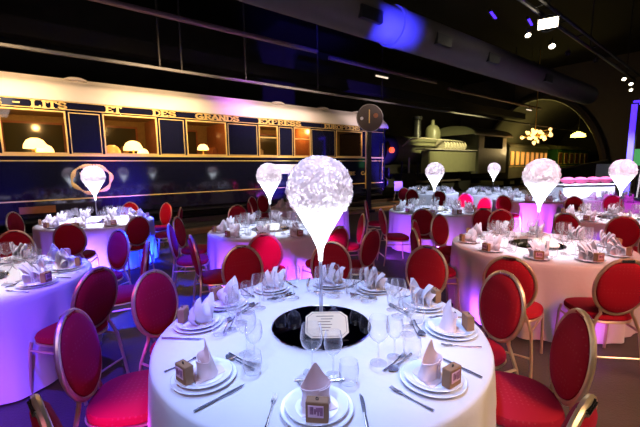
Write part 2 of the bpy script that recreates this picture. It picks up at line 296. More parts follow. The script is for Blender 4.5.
# lattice of hanging ties on the dark ceiling over the carriage
for x_, y0, y1 in ((160, 0, 66), (182, 0, 70), (246, 24, 80), (318, 48, 94), (382, 72, 100), (513, 84, 112)):
    t0, z0 = onp(x_, y0, 10.6); t1, z1 = onp(x_, y1, 10.6)
    tag(MB().cyl((0, 0, 0), (0, 0, 8.9-z1), .03, 8).obj('ceiling_hanger', MT['steel'], None, True, hall(t1, 10.6, z1)), 'slim steel hanger rod dropping from the ceiling, %s' % {160: 'first from the left edge', 182: 'second from the left edge', 246: 'above the word GRANDS', 318: 'above the big globe', 382: 'just past the round signal', 513: 'above the bulb cluster'}[x_], 'hanger')
# gantry girder cross tie
# big round duct
t_, z_ = onp(430, 40, 5.2); dcl = (hall(t_, 5.2, z_)-Vector((0, 0, EYE))).dot(_f); dr = 16.5*dcl/F
du = thing('ventilation_duct', 'large round grey ventilation duct crossing the dark ceiling, lit blue near its joint', 'duct', hall(0, 5.2, z_), HROT)
tj, _ = onp(392, 22, 5.2); te, _ = onp(588, 92, 5.2)
MB().cyl((-4, 0, 0), (tj, 0, 0), dr*.94, 32).obj('pipe_section', MT['duct'], du); MB().cyl((tj, 0, 0), (te, 0, 0), dr, 32).obj('pipe_section', MT['duct'], du)
MB().tube([(tj-.05, 0, 0), (tj+.12, 0, 0)], dr*1.06, 32).obj('joint_collar', MT['duct'], du)
for x_, y_ in ((369, 20), (441, 44), (491, 61), (546, 84)):
    a, b = onp(x_, y_, 5.2-dr*.8); g = MB().box((a, -dr*.93, -dr*.30), (.55, .10, .22)); g.obj('grille', MT['black'], du, False)
# fluorescent battens
for x_, y_, lb in ((382, 77, 'small lit fluorescent batten hanging above the round signal'), (529, 110, 'small lit fluorescent batten under the arch ceiling')):
    t, z = onp(x_, y_, 10.0); b = thing('ceiling_lamp', lb, 'lamp', hall(t, 10.0, z), HROT)
    MB().box((0, 0, .06), (.75, .14, .06)).obj('housing', MT['steel'], b, False); MB().cyl((-.34, 0, 0), (.34, 0, 0), .03, 10).obj('tube', MT['tube'], b)
    MB().cyl((0, 0, .09), (0, 0, 8.95-z), .012, 6).obj('hanger', MT['steel'], b)
# track with spotlights
A = onz(541, 14, 5.3); B = onz(632, 78, 5.3)
tr = thing('lighting_truss', 'dark lighting bar carrying spotlights at the upper right', 'truss', A)
dv = B-A; MB().box((0, 0, 0), (.001, .001, .001)).bm.free()
MB().tube([dv*-.25, dv*1.05], .05, 8).obj('main_tube', MT['steel'], tr); MB().tube([dv*-.25+Vector((.3, 0, .1)), dv*1.05+Vector((.3, 0, .1))], .04, 8).obj('main_tube', MT['steel'], tr)
for k in range(9):
    q = dv*(-.2+k*.15); MB().cyl(q, q+Vector((.3, 0, .1)), .02, 6).obj('brace', MT['steel'], tr)
for k in range(3): q = dv*(-.1+k*.5); MB().cyl(q, q+Vector((0, 0, 3.7)), .02, 6).obj('hanger', MT['steel'], tr)
def spotlight(P, aim, s, lit, label, sq=False):
    r = thing('spotlight', label, 'spotlight', P)
    q = (Vector(aim)-Vector(P)).to_track_quat('-Z', 'Y').to_matrix().to_4x4()
    a = MB().lathe([(.5*s, .9*s), (.62*s, .8*s), (.62*s, .1*s), (.75*s, -.25*s), (.70*s, -.25*s)], 20, cap1=False); a.bm.transform(q); a.obj('body', MT['black'], r)
    if sq: MB().bm.free(); a_ = MB().bev((0, 0, .02), (1.7*s, 1.0*s, .5*s), .02*s); a_.bm.transform(q); a_.obj('flood_housing', MT['black'], r, False)
    l = MB().box((0, 0, -.25*s), (1.5*s, .8*s, .06*s)) if sq else MB().lathe([(.62*s, 0), (.62*s, -.06*s)], 20); l.bm.transform(q); l.obj('lens', MT['lamp'] if lit else MT['chrome'], r)
    MB().tube([(-.7*s, 0, .3*s), (-.7*s, 0, 1.2*s), (.7*s, 0, 1.2*s), (.7*s, 0, .3*s)], .05*s, 6).obj('yoke', MT['steel'], r); MB().cyl((0, 0, 1.2*s), (0, 0, 2.0*s), .07*s, 8).obj('clamp', MT['steel'], r)
SL = [(548, 23, .27, 1, 'brightest square-beamed spotlight on the lighting bar'), (528, 35, .10, 1, 'small spotlight dropped left of the brightest lamp'), (552, 46, .12, 1, 'tilted spotlight below the brightest lamp'),
      (568, 54, .10, 0, 'unlit spotlight midway along the lighting bar'), (596, 61, .10, 0, 'dark spotlight past the middle of the lighting bar'), (624, 79, .10, 1, 'highest of the three lit spotlights above the blue post'),
      (631, 84, .10, 1, 'middle of the three lit spotlights above the blue post'), (631, 90, .09, 1, 'lowest of the three lit spotlights above the blue post')]
for x_, y_, s_, lit, lb in SL:
    P = onz(x_, y_, 5.05 if s_ > .15 else 4.85); aim = Vector((P.x*(.25 if s_ > .15 else .85), P.y*(.25 if s_ > .15 else .75), 1.6)) if lit else Vector((P.x+1, P.y-1, 0))
    spotlight(P, aim, s_, lit, lb, s_ > .15)
for x_, y_, lb in ((492, 14, 'violet glowing light bar at the top of the picture'), (529, 21, 'violet light bar beside the brightest spotlight')):
    P = onz(x_, y_, 5.2); r = thing('light_bar', lb, 'light', P, .9)
    MB().box((0, 0, 0), (.5, .07, .06)).obj('housing', MT['black'], r, False); MB().box((0, -.03, -.035), (.48, .05, .02)).obj('lens', MT['led'], r, False)

# ------------------------------------------------------------------ slab lettering in strokes
def arcp(cx, cy, rx, ry, a0, a1, n=8): return [(cx+rx*math.cos(math.radians(a0+(a1-a0)*i/n)), cy+ry*math.sin(math.radians(a0+(a1-a0)*i/n))) for i in range(n+1)]
SERIF = lambda x, y: [(x-.14, y), (x+.14, y)]
GL = {'L': [[(.2, 0), (.2, 1)], [(.05, .04), (.75, .04), (.75, .25)], SERIF(.2, .96)], 'I': [[(.25, 0), (.25, 1)], SERIF(.25, .04), SERIF(.25, .96)],
 'T': [[(.4, 0), (.4, 1)], [(.04, .78), (.04, .96), (.76, .96), (.76, .78)], SERIF(.4, .04)], 'E': [[(.2, 0), (.2, 1)], [(.05, .04), (.72, .04), (.72, .22)], [(.05, .96), (.72, .96), (.72, .78)], [(.2, .5), (.55, .5)]],
 'D': [[(.2, 0), (.2, 1)], [(.05, .04)]+arcp(.4, .5, .38, .46, -90, 90)+[(.05, .96)]], 'S': [arcp(.4, .73, .28, .23, 20, 270)+arcp(.4, .27, .30, .23, 90, -160)],
 'G': [arcp(.45, .5, .38, .46, 45, 340), [(.45, .42), (.86, .42)], [(.8, .42), (.8, .05)]], 'R': [[(.2, 0), (.2, 1)], [(.05, .96)]+arcp(.42, .73, .28, .23, 90, -90)+[(.2, .5)], [(.4, .5), (.75, .04), (.85, .04)], SERIF(.2, .04)],
 'A': [[(.08, .04), (.42, 1), (.78, .04)], [(.2, .36), (.65, .36)], SERIF(.1, .04), SERIF(.76, .04)], 'N': [[(.15, 0), (.15, 1), (.7, 0), (.7, 1)], SERIF(.15, .04), SERIF(.12, .96), SERIF(.7, .96)],
 'X': [[(.1, .02), (.75, .98)], [(.1, .98), (.75, .02)], SERIF(.1, .04), SERIF(.1, .96), SERIF(.75, .04), SERIF(.75, .96)], 'P': [[(.2, 0), (.2, 1)], [(.05, .96)]+arcp(.42, .71, .30, .25, 90, -90)+[(.2, .46)], SERIF(.2, .04)],
 'U': [[(.15, 1)]+arcp(.42, .32, .27, .28, 180, 360)+[(.69, 1)], SERIF(.15, .96), SERIF(.69, .96)], 'O': [arcp(.45, .5, .36, .45, 0, 360, 18)], 'C': [arcp(.45, .5, .36, .45, 50, 310, 12)], '-': [[(.1, .5), (.5, .5)]], '.': [[(.1, .05), (.2, .05)]], 'W': [[(.05, 1), (.28, 0), (.5, .9), (.72, 0), (.95, 1)]]}
WID = {'I': .5, 'X': .85, 'O': .92, 'G': .95, '-': .6, '.': .3, 'W': 1.05}
def strokes(mb, pts, wd, M, th=.012):
    for (x0, y0), (x1, y1) in zip(pts, pts[1:]):
        dx, dy = x1-x0, y1-y0; l = math.hypot(dx, dy) or 1e-6; ex, ey = dx/l*wd*.35, dy/l*wd*.35; px, py = -dy/l*wd/2, dx/l*wd/2
        q = [(x0-ex+px, y0-ey+py), (x0-ex-px, y0-ey-py), (x1+ex-px, y1+ey-py), (x1+ex+px, y1+ey+py)]
        a = mb.ring([M(x, y, 0) for x, y in q]); b = mb.ring([M(x, y, th) for x, y in q]); mb.skin([a, b], True, False, True)
def word(txt, x0, x1, z0, h, y=0):
    mb = MB(); tot = sum(WID.get(c, .85) for c in txt); k = (x1-x0)/tot; cx = x0
    for i, c in enumerate(txt):
        for j, st in enumerate(GL[c]): strokes(mb, st, .23 if j == 0 else .16, lambda x, yy, th, cx=cx: (cx+x*k, y-th, z0+yy*h))
        cx += WID.get(c, .85)*k
    return mb

# ------------------------------------------------------------------ sleeping car
OFF = 10.2
def tx(px, py=150): return onp(px, py, OFF)[0]
car = thing('railway_carriage', 'dark blue vintage sleeping carriage with cream roof and gold lettering', 'train carriage', hall(0, OFF, 0), HROT)
X0, X1 = -7.5, tx(384); zA, zS, zC = 3.22, 2.02, .985
MB().box(((X0+X1)/2, .03, (.60+1.98)/2), (X1-X0, .06, 1.38)).obj('side_panel', MT['navy'], car, False)
MB().box(((X0+X1)/2, .03, 3.115), (X1-X0, .06, .21)).obj('letter_board', MT['navy'], car, False)
wins = [(-300, -255), (-170, -110), (-80, -20), (2, 69), (105, 158.5), (187, 227), (259, 278), (294, 310.5), (336, 362)]
wt = [(tx(a), tx(b)) if a > -40 else None for a, b in wins]
wt[0], wt[1], wt[2] = (-5.6, -4.5), (-4.0, -2.9), (-2.3, -1.2)
px_ = X0
for a, b in wt:
    MB().box(((px_+a)/2, .03, 2.51), (a-px_, .06, 1.04)).obj('pillar_panel', MT['navy'], car, False); px_ = b
dA, dB = tx(365.5), tx(377)
MB().box(((px_+X1)/2, .03, 2.51), (X1-px_, .06, 1.04)).obj('pillar_panel', MT['navy'], car, False)
for (a, b) in wt:
    wf = MB()
    for (cx, cz, sx, sz) in ((a+.017, 2.51, .034, .98), (b-.017, 2.51, .034, .98), ((a+b)/2, 2.98, b-a, .034), ((a+b)/2, 2.045, b-a, .034)): wf.bev((cx, -.005, cz), (sx, .05, sz), .008)
    f = wf.obj('window_frame', MT['brass'], car, False); MB().box(((a+b)/2, .03, 2.51), (b-a-.04, .008, .95)).obj('pane', MT['pane'], f, False)
    if b-a < .85: MB().box(((a+b)/2, -.005, 2.62), (b-a, .04, .03)).obj('glazing_bar', MT['brass'], f, False)
for (a, b) in ((wt[4][1], wt[5][0]), (wt[5][1], wt[6][0]), (wt[3][1], wt[4][0]), (wt[6][1], wt[7][0]), (wt[7][1], wt[8][0])):
    g = MB(); a += .06; b -= .06
    for (cx, cz, sx, sz) in ((a, 2.51, .018, .94), (b, 2.51, .018, .94), ((a+b)/2, 2.97, b-a, .018), ((a+b)/2, 2.05, b-a, .018)): g.box((cx, -.005, cz), (sx, .012, sz))
    g.obj('gold_panel_line', MT['brass'], car, False)
for z, h in ((2.055-.05, .055), (1.875, .022), (zC, .03), (3.035, .014), (3.205, .012)): MB().box(((X0+X1)/2, -.012, z), (X1-X0, .026, h)).obj('gold_line', MT['brass'], car, False)
MB().box((dA, -.01, 1.9), (.03, .03, 2.3)).obj('door_edge', MT['brass'], car, False); MB().box((X1-.02, -.01, 1.95), (.05, .04, 2.5)).obj('corner_post', MT['navy'], car, False)
MB().cyl((dB+.25, -.07, 1.1), (dB+.25, -.07, 2.6), .02, 8).obj('grab_rail', MT['brass'], car)
for txt, a, b in (('WAGONS', -60, -9), ('S', -4, 3), ('-', 13, 21), ('LITS', 31, 68), ('ET', 105, 122), ('DES', 152, 176), ('GRANDS', 195, 239), ('EXPRESS', 257.5, 301), ('EUROPEENS', 324, 360)):
    if a < -50: continue
    word(txt, tx(a, 110), tx(b, 112), 3.052, .135, -.002).obj('lettering', MT['brass'], car, False)
word('TURE', tx(346.5), tx(355), 1.33, .13, -.002).obj('lettering', MT['brass'], car, False); word('CA.', tx(361), tx(368.5), 1.33, .13, -.002).obj('lettering', MT['brass'], car, False)
# crest: wreath of gold with a monogram
cxx = tx(92, 177); cr = MB(); cz = 1.44
for k in range(44):
    a = 2*PI*k/44; cr.lathe([(.0, -.03), (.045, -.02), (.05, 0), (.03, .02), (0, .025)], 7, (0, 0, 0)) if False else None
    R_ = .36+.010*math.sin(6*a); nb = MB(); bmesh.ops.create_icosphere(nb.bm, subdivisions=1, radius=.042+.016*math.sin(7*a+1)); nb.bm.transform(Matrix.Translation((cxx+R_*1.12*math.cos(a), -.01, cz+R_*.92*math.sin(a))) @ Matrix.Diagonal((1, .35, 1, 1))); cr.join(nb)
cre = cr.obj('crest_wreath', MT['brass'], car); mg = word('W', cxx-.22, cxx+.2, cz-.16, .3, -.004); mg.obj('crest_monogram', MT['brass'], cre, False)
# roof
prof = [(-.04, 3.22), (-.02, 3.36), (.08, 3.52), (.26, 3.68), (.55, 3.80), (.95, 3.92), (1.42, 3.97), (1.9, 3.92), (2.3, 3.80), (2.6, 3.66), (2.78, 3.5), (2.85, 3.25)]
rf = MB(); rr = []
for x, dz, sh in ((X0, 0, 0), (X1-.4, 0, 0), (X1+.1, -.02, 0), (X1+.32, -.12, .1), (X1+.45, -.3, .3)):
    rr.append(rf.ring([(x, 1.42+(y-1.42)*(1-sh*.6), max(3.22, z+dz*(z-3.22)*1.6)) for y, z in prof]))
rf.skin(rr, False); rf.face(rr[-1]); rf.obj('roof', MT['roofc'], car)
for x_, y_ in ((75, 76), (277, 98.5), (322, 104.5), (357, 109)):
    t, z = onp(x_, y_, OFF+.6); MB().lathe([(.16, -.10), (.16, .0), (.24, .0), (.26, .03), (.16, .08), (.05, .09)], 18).obj('roof_ventilator', MT['roofc'], car, True, (t, .6, 3.80))
# end, underframe, interior
MB().box((X1, 1.42, 2.2), (.06, 2.76, 2.1)).obj('end_wall', MT['navy'], car, False); MB().box((X1+.35, 1.42, 1.9), (.6, 1.1, 2.2)).obj('gangway_bellows', MT['under'], car, False)
for y_ in (.5, 2.3): MB().cyl((X1, y_, .95), (X1+.55, y_, .95), .07, 12).cyl((X1+.55, y_, .95), (X1+.62, y_, .95), .22, 20).obj('buffer', MT['under'], car)
MB().box(((X0+X1)/2, 1.42, 1.02), (X1-X0, 2.7, .08)).obj('floor_pan', MT['mahog'], car, False); MB().box(((X0+X1)/2, 2.80, 2.2), (X1-X0, .06, 2.2)).obj('rear_side', MT['curtain'], car, False)
MB().box(((X0+X1)/2, 1.42, 3.2), (X1-X0, 2.7, .04)).obj('inner_ceiling', MT['curtain'], car, False)
MB().box(((X0+X1)/2, .14, .55), (X1-X0, .12, .16)).obj('sole_bar', MT['under'], car, False)
for a in (-2.0, tx(352)-.6):
    bg = MB().box((0, .3, .62), (2.6, .1, .24)).box((0, .3, .5), (.5, .16, .35)); bo = bg.obj('bogie', MT['under'], car, False, (a, 0, 0))
    for k in (-.95, .95):
        for y_ in (.62, 2.1): MB().cyl((k, y_, .62), (k, y_+.12, .62), .45, 28).cyl((k, y_-.03, .62), (k, y_+.02, .62), .1, 12).obj('wheel', MT['under'], bo)
for a, b_ in ((22, 45), (120, 150), (205, 240)): MB().bev((tx((a+b_)/2, 206), .2, .72), (tx(b_, 206)-tx(a, 206), .35, .30), .02).obj('battery_box', MT['under'], car, False)
MB().box((tx(31), -.01, .78), (.65, .02, .16)).obj('data_plate', MT['mahog'], car, False)
MB().box((tx(371), -.1, .5), (.9, .25, .04)).box((tx(371), -.1, .75), (.9, .25, .04)).obj('step', MT['under'], car, False)
t0 = tx(267.5, 165); MB().bev(((t0+tx(303, 168))/2, -.02, 1.60), (tx(303, 168)-t0, .03, .32), .006).obj('name_board', MT['white'], car, False)
for a in (tx(82), tx(172), tx(242), tx(319)): MB().box((a, 1.5, 2.1), (.05, 2.5, 2.1)).obj('partition', MT['mahog'], car, False)
# things inside the carriage: lamps and seats
def table_lamp(px, py, sc_, label, m='shade'):
    t, z = onp(px, py, OFF+.55); r = thing('table_lamp', label, 'lamp', hall(t, OFF+.55, z-.26*sc_), HROT)
    MB().lathe([(.07*sc_, 0), (.07*sc_, .015), (.015*sc_, .03), (.012*sc_, .2*sc_)], 14).obj('base', MT['brass'], r)
    MB().lathe([(.185*sc_, .16*sc_), (.175*sc_, .23*sc_), (.13*sc_, .31*sc_), (.06*sc_, .35*sc_)], 20, cap0=False).obj('lamp_shade', MT[m], r)
    zb = z-.26*sc_; tb = thing('side_table', label.replace('lamp', 'table under the lamp') if False else 'small wooden window table under the '+label.split(' in the ')[0].split(' beside ')[0].split(' right of ')[0], 'table', hall(t, OFF+.55, 1.062), HROT)
    MB().lathe([(.12, zb-1.062-.03), (.12, zb-1.062)], 20).obj('table_top', MT['mahog'], tb); MB().cyl((0, 0, 0), (0, 0, zb-1.062-.03), .03, 10).obj('leg', MT['mahog'], tb)
for a in ((35, 143, 1.25, 'large glowing dome lamp in the first carriage window'), (45, 148.5, .95, 'smaller glowing lamp beside the large dome lamp'), (112, 149, 1.1, 'dim orange lamp in the second carriage window', 'amber'), (133, 145.5, 1.3, 'bright dome lamp in the second carriage window'),
          (143, 151.5, .8, 'low glowing lamp right of the bright dome lamp'), (203, 147, .9, 'pointed orange lamp in the third carriage window')): table_lamp(*a)
for x_, m_, lb in ((18, 'curtain', 'brown padded seat behind the first carriage window'), (120, 'curtain', 'brown padded seat behind the second carriage window'), (218, 'mahog', 'reddish seat behind the third carriage window'), (268, 'curtain', 'brown seat behind the fourth carriage window'), (301, 'mahog', 'red seat behind the fifth carriage window'), (343, 'mahog', 'red seat behind the carriage window under the last word')):
    t = tx(x_); r = thing('padded_bench', lb, 'seat', hall(t, OFF+1.2, 1.062), HROT)
    MB().bev((0, 0, .25), (.6, .6, .5), .05).obj('seat', MT[m_], r); MB().bev((.3, 0, .65), (.14, .6, 1.2), .05).obj('backrest', MT[m_], r)
for (a, b) in wt:
    c_ = (a+b)/2; f = MB().box((c_, 2.76, 2.55), (1.42, .03, .92)).obj('far_window_frame', MT['mahog'], car, False); MB().box((c_, 2.74, 2.55), (1.3, .02, .80)).obj('far_pane', MT['darkpane'], f, False)
for t in (-1.8, .1, 1.9, 3.9, 6.0, 7.7, 9.4): point('carriage_lamp_light', hall(t, OFF+1.0, 3.0), (1, .58, .20), 34, .08)

# round signal on its post
ps = onz(368.5, 212, 0); sg = thing('disc_signal', 'black round railway signal disc on a tall post beside the carriage end', 'signal', ps, HROT-.55)
hz = 2.0; zt = EYE + (160-114)/F*ps.y*1.0
MB().bev((0, 0, zt/2+.1), (.16, .16, zt+.1), .01).obj('post', MT['black'], sg, False); MB().bev((0, 0, .05), (.4, .4, .1), .02).obj('foot_plate', MT['black'], sg, False)
dd = MB().cyl((0, -.10, zt), (0, -.14, zt), .46, 40).obj('disc', MT['disc'], sg); MB().tube([(.46*math.cos(2*PI*i/40), -.12, zt+.46*math.sin(2*PI*i/40)) for i in range(40)], .022, 8, True).obj('rim', MT['pale'], dd)
MB().box((-.03, -.15, zt+.05), (.035, .02, .46)).obj('bar', MT['brass'], dd, False)
MB().cyl((.20, -.14, zt+.08), (.20, -.17, zt+.08), .085, 16).obj('spectacle', MT['mahog'], dd); MB().cyl((-.30, -.14, zt-.02), (-.30, -.17, zt-.02), .055, 14).obj('spectacle', MT['white'], dd)

# ------------------------------------------------------------------ locomotive
LO = 10.9
def lx(px, py=150): return onp(px, py, LO)[0]
def lz(px, py): return onp(px, py, LO)[1]
lo = thing('steam_locomotive', 'olive tank steam locomotive with tall chimney standing behind the carriage end', 'locomotive', hall(0, LO, 0), HROT)
l0 = lx(398); MB().cyl((l0, 1.2, 2.45), (lx(470), 1.2, 2.45), .72, 32).obj('boiler', MT['loco'], lo); MB().cyl((l0-.25, 1.2, 2.45), (l0+.6, 1.2, 2.45), .76, 32).cyl((l0-.32, 1.2, 2.45), (l0-.2, 1.2, 2.45), .6, 32).obj('smokebox', MT['locob'], lo)
c_ = onp(417, 130, LO+1.2)[0]; MB().lathe([(.30, 0), (.22, .15), (.20, 1.0), (.26, 1.05), (.28, 1.2), (.22, 1.22)], 22).obj('chimney', MT['locob'], lo, True, (c_, 1.2, 3.05))
c_ = onp(432.5, 130, LO+1.2)[0]; MB().lathe([(.44, 0), (.43, .52), (.36, .74), (.22, .88), (.11, .93), (.10, 1.12), (.12, 1.16), (.06, 1.18)], 28).obj('steam_dome', MT['loco'], lo, True, (c_, 1.2, 3.0))
pm = MB(); a, b = lx(444), lx(466)
for k in range(15): pm.cyl((a+(b-a)*k/15, .25, 2.72), (a+(b-a)*(k+.8)/15, .25, 2.72), .25 if k % 2 else .29, 20)
pm.obj('feed_pump', MT['pipe'], lo)
MB().bev(((lx(426)+lx(473))/2, .05, 1.85), (lx(473)-lx(426), .5, 1.15), .03).obj('side_tank', MT['loco'], lo, False); MB().box(((lx(420)+lx(473))/2, .0, 2.47), (lx(473)-lx(420), .55, .05)).obj('running_board', MT['pale'], lo, False)
ca, cb = lx(478), lx(506); zc = lz(490, 131)
MB().box(((ca+cb)/2, 0, 1.9), (cb-ca, .06, 1.5)).box((ca, 1.2, 2.3), (.06, 2.4, 2.3)).box((cb, 1.2, 2.3), (.06, 2.4, 2.3)).box((ca+.35, 0, 3.0), (.6, .06, 1.0)).box((cb-.3, 0, 3.0), (.5, .06, 1.0)).obj('cab', MT['loco'], lo, False)
rr = MB(); rs = [rr.ring([(x, 1.2+1.45*math.cos(PI*i/12), zc-.28+.55*math.sin(PI*i/12)) for i in range(13)]) for x in (lx(470), lx(508))]
rr.skin(rs, False); rr.face(rs[0]); rr.face(rs[1]); rr.obj('cab_roof', MT['loco'], lo); MB().box(((lx(470)+lx(508))/2, -.26, zc-.3), (lx(508)-lx(470), .05, .08)).obj('roof_gutter', MT['pale'], lo, False)
MB().bev((l0-.55, 1.2, 1.35), (.12, 2.3, .45), .02).obj('buffer_beam', MT['locob'], lo, False)
for y_ in (.35, 2.05): MB().cyl((l0-.6, y_, 1.4), (l0-1.0, y_, 1.4), .08, 12).cyl((l0-1.0, y_, 1.4), (l0-1.06, y_, 1.4), .22, 20).obj('buffer', MT['locob'], lo)
MB().cyl((lx(400)-.3, .3, lz(401, 150)), (lx(400)-.3, .18, lz(401, 150)), .13, 16).obj('tail_lamp', MT['red'], lo)
for k in range(4): MB().cyl((l0+1.2+k*1.75, .30, .85), (l0+1.2+k*1.75, .42, .85), .7, 32).obj('wheel', MT['locob'], lo)
MB().bev((l0+.7, .1, 1.0), (1.1, .5, .6), .05).obj('cylinder_block', MT['locob'], lo, False); MB().box((l0+3.2, .22, .85), (5.2, .06, .12)).obj('coupling_rod', MT['railsteel'], lo, False)
MB().box(((l0+cb)/2, 1.2, 1.15), (cb-l0, 1.6, .2)).obj('main_frame', MT['locob'], lo, False)
MB().tube([(l0+.8, .4, 2.6), (l0+1.2, .2, 2.95), (l0+2.4, .35, 3.05), (lx(470), .45, 3.0)], .035, 8).obj('handrail', MT['pipe'], lo)
for k, (x_, y_) in enumerate(((404, 172), (411, 168), (420, 172), (428, 168))):
    MB().cyl((lx(x_), .1, lz(x_, y_)-.3), (lx(x_), .1, lz(x_, y_)+.5), .05, 8).obj('brake_pipe', MT['pipe'] if k % 2 else MT['locob'], lo)

# bulb cluster, green coach, second coach, lamp in the vault
TD = 26
o_, z_ = ont(535, 136, TD); ch = thing('chandelier', 'cluster of round warm bulbs glowing above the green coaches', 'chandelier', hall(TD, o_, z_))
MB().cyl((0, 0, -.6), (0, 0, 8.9-z_), .03, 8).obj('stem', MT['brass'], ch); MB().tube([(.8*math.cos(2*PI*i/24), .8*math.sin(2*PI*i/24), 0) for i in range(24)], .03, 6, True).obj('ring', MT['brass'], ch)
rnd = random.Random(3)
for k in range(34):
    a = rnd.uniform(0, 2*PI); R_ = rnd.uniform(.1, .9); q = (R_*math.cos(a), R_*math.sin(a), rnd.uniform(-.45, .45)); nb = MB(); bmesh.ops.create_icosphere(nb.bm, subdivisions=2, radius=rnd.uniform(.06, .13)); bo = nb.obj('bulb', MT['bulb'], ch, True, q)
    MB().cyl((0, 0, 0), (-q[0]*.9, -q[1]*.9, -q[2]*.4), .012, 5).obj('arm', MT['brass'], bo)
point('chandelier_light', hall(TD, o_, z_-.9), (1, .7, .3), 60, .3)
def coach(name, label, x0, x1, ytop, off, m, n, pm='amber'):
    def ox(p, y=158): return onp(p, y, off)
    a, b = ox(x0)[0], ox(x1)[0]; zt = ox(x0, ytop)[1]; r = thing(name, label, 'train carriage', hall(a, off, 0), HROT); Lh = b-a
    MB().box((Lh/2, 1.3, (zt+.7)/2), (Lh, 2.6, zt-.7)).obj('body', MT[m], r, False)
    rb = MB(); rs = [rb.ring([(x, 1.3+1.42*math.cos(PI*i/10), zt+.45*math.sin(PI*i/10)) for i in range(11)]) for x in (-.1, Lh+.1)]; rb.skin(rs, False); rb.face(rs[0]); rb.face(rs[1]); rb.obj('roof', MT['loco'], r)
    for k in range(n):
        cx = Lh*(k+.5)/n; f = MB().box((cx, -.02, zt-.75), (Lh/n*.62, .04, .95)).obj('window', MT['brass'], r, False); MB().box((cx, -.045, zt-.75), (Lh/n*.48, .02, .82)).obj('pane', MT[pm], f, False)
    MB().box((Lh/2, -.02, 1.5), (Lh, .03, .05)).obj('gold_line', MT['brass'], r, False); MB().box((Lh/2, 1.3, .62), (Lh, 2.4, .16)).obj('underframe', MT['under'], r, False)
    for k in range(4): MB().cyl((Lh*(.1+.26*k), .3, .5), (Lh*(.1+.26*k), .4, .5), .42, 20).obj('wheel', MT['under'], r)
coach('railway_carriage', 'olive coach with amber lit windows below the bulb cluster', 509, 547, 147, 11.2, 'loco', 8)
coach('railway_carriage', 'bright green coach end seen through the arch', 557, 588, 149, 11.2, 'green', 6, 'mahog')
o_, z_ = ont(578, 137, 33); vl = thing('vault_lamp', 'yellow lamp glowing under the arch', 'lamp', hall(33, o_, z_)); MB().lathe([(.5, 0), (.45, .2), (.1, .4)], 20).obj('lamp_shade', MT['yel'], vl); MB().cyl((0, 0, .4), (0, 0, max(.6, 6-z_)), .03, 6).obj('stem', MT['steel'], vl)

# fence, counter, cushions, blue post on the right
fl = ray(560, 169)*19 + Vector((0, 0, EYE)); fr = ray(609, 160)*15 + Vector((0, 0, EYE)); fl.z = fl.z; fe = thing('slatted_railing', 'dark slatted railing in front of the arch at the right', 'railing', (fl.x, fl.y, 0))
dq = Vector((fr.x-fl.x, fr.y-fl.y, 0)); nsl = 26
MB().tube([(0, 0, fl.z), (dq.x, dq.y, fr.z)], .05, 8).obj('top_rail', MT['steel'], fe)
for k in range(nsl):
    u = k/(nsl-1); MB().box((dq.x*u, dq.y*u, (fl.z+(fr.z-fl.z)*u)/2), (.07, .04, fl.z+(fr.z-fl.z)*u)).obj('slat', MT['steel'], fe, False)
cl = onz(566, 199, 0); cA = ray(566, 185); P0 = onz(564, 184.5, 1.02); P1 = onz(616, 183.5, 1.02); dq = P1-P0; ln = dq.length; ra = math.atan2(dq.y, dq.x)
ct = thing('bar_counter', 'long white lit bar counter below the slatted railing', 'counter', (P0.x, P0.y, 0), ra)
MB().bev((ln/2, .3, .49), (ln, .6, .98), .02).obj('front', MT['white'], ct, False); MB().bev((ln/2, .3, 1.0), (ln+.1, .7, .04), .01).obj('worktop', MT['white'], ct, False)
spot('counter_spot', (P0.x+ln*.4, P0.y-2.5, 4.5), (P0.x+ln/2, P0.y, .7), (.85, .85, 1), 2600, 50, .5)
for k, x_ in enumerate((575, 588, 601, 613)):
    u = (x_-564)/52; q = P0+dq*u+Vector((-math.sin(ra)*.3, math.cos(ra)*.3, 0))
    b = thing('lamp_bowl', '%s of the row of four pink bowls on the white counter' % ('leftmost', 'second from left', 'third from left', 'rightmost')[k], 'bowl', (q.x, q.y, 1.02))
    MB().lathe([(.08, 0), (.18, .05), (.24, .14), (.22, .15)], 20).obj('bowl_body', MT['pink'], b); MB().lathe([(.20, .145), (.12, .2), (.03, .22)], 18).obj('filling', MT['pink'], b)
q = ray(605, 178)*14.2; pn = tag(MB().bev((0, 0, .82), (.62, .08, 1.64), .02).obj('screen_panel', MT['white'], None, False, (q.x, q.y, 0), -.55), 'pale grey upright panel at the end of the slatted railing', 'panel')
D = 11.0; q = ray(630, 160)*D; top = EYE+(ray(634, 104)*D).z
bp = thing('light_tower', 'blue glowing lighting tower rising behind the pink globe', 'tower', (q.x, q.y, 0), -.6)
MB().bev((0, 0, top/2), (.16, .16, top), .01).obj('post', MT['black'], bp, False); MB().box((-.03, -.095, top/2), (.14, .02, top-.1)).obj('led_strip', MT['led'], bp, False)
MB().box((.5, 0, top), (1.1, .14, .12)).obj('cross_bar', MT['led'], bp, False); MB().bev((0, 0, .03), (.5, .5, .06), .01).obj('base_plate', MT['black'], bp, False)
for k in range(3): MB().tube([(.22, 0, .06), (.30, 0, top*.5), (.22, 0, top)], .025, 6).obj('pole', MT['pale'], bp) if k == 0 else None
q = ray(640, 148)*13; gs = thing('wall_screen', 'small green glowing screen at the right edge behind the tower', 'screen', (q.x, q.y, 0), -.7)
MB().box((0, 0, EYE+.2), (.7, .04, .6)).obj('display', MT['greenlit'], gs, False); MB().box((0, .02, .9), (.08, .06, 1.8)).obj('stand', MT['black'], gs, False)
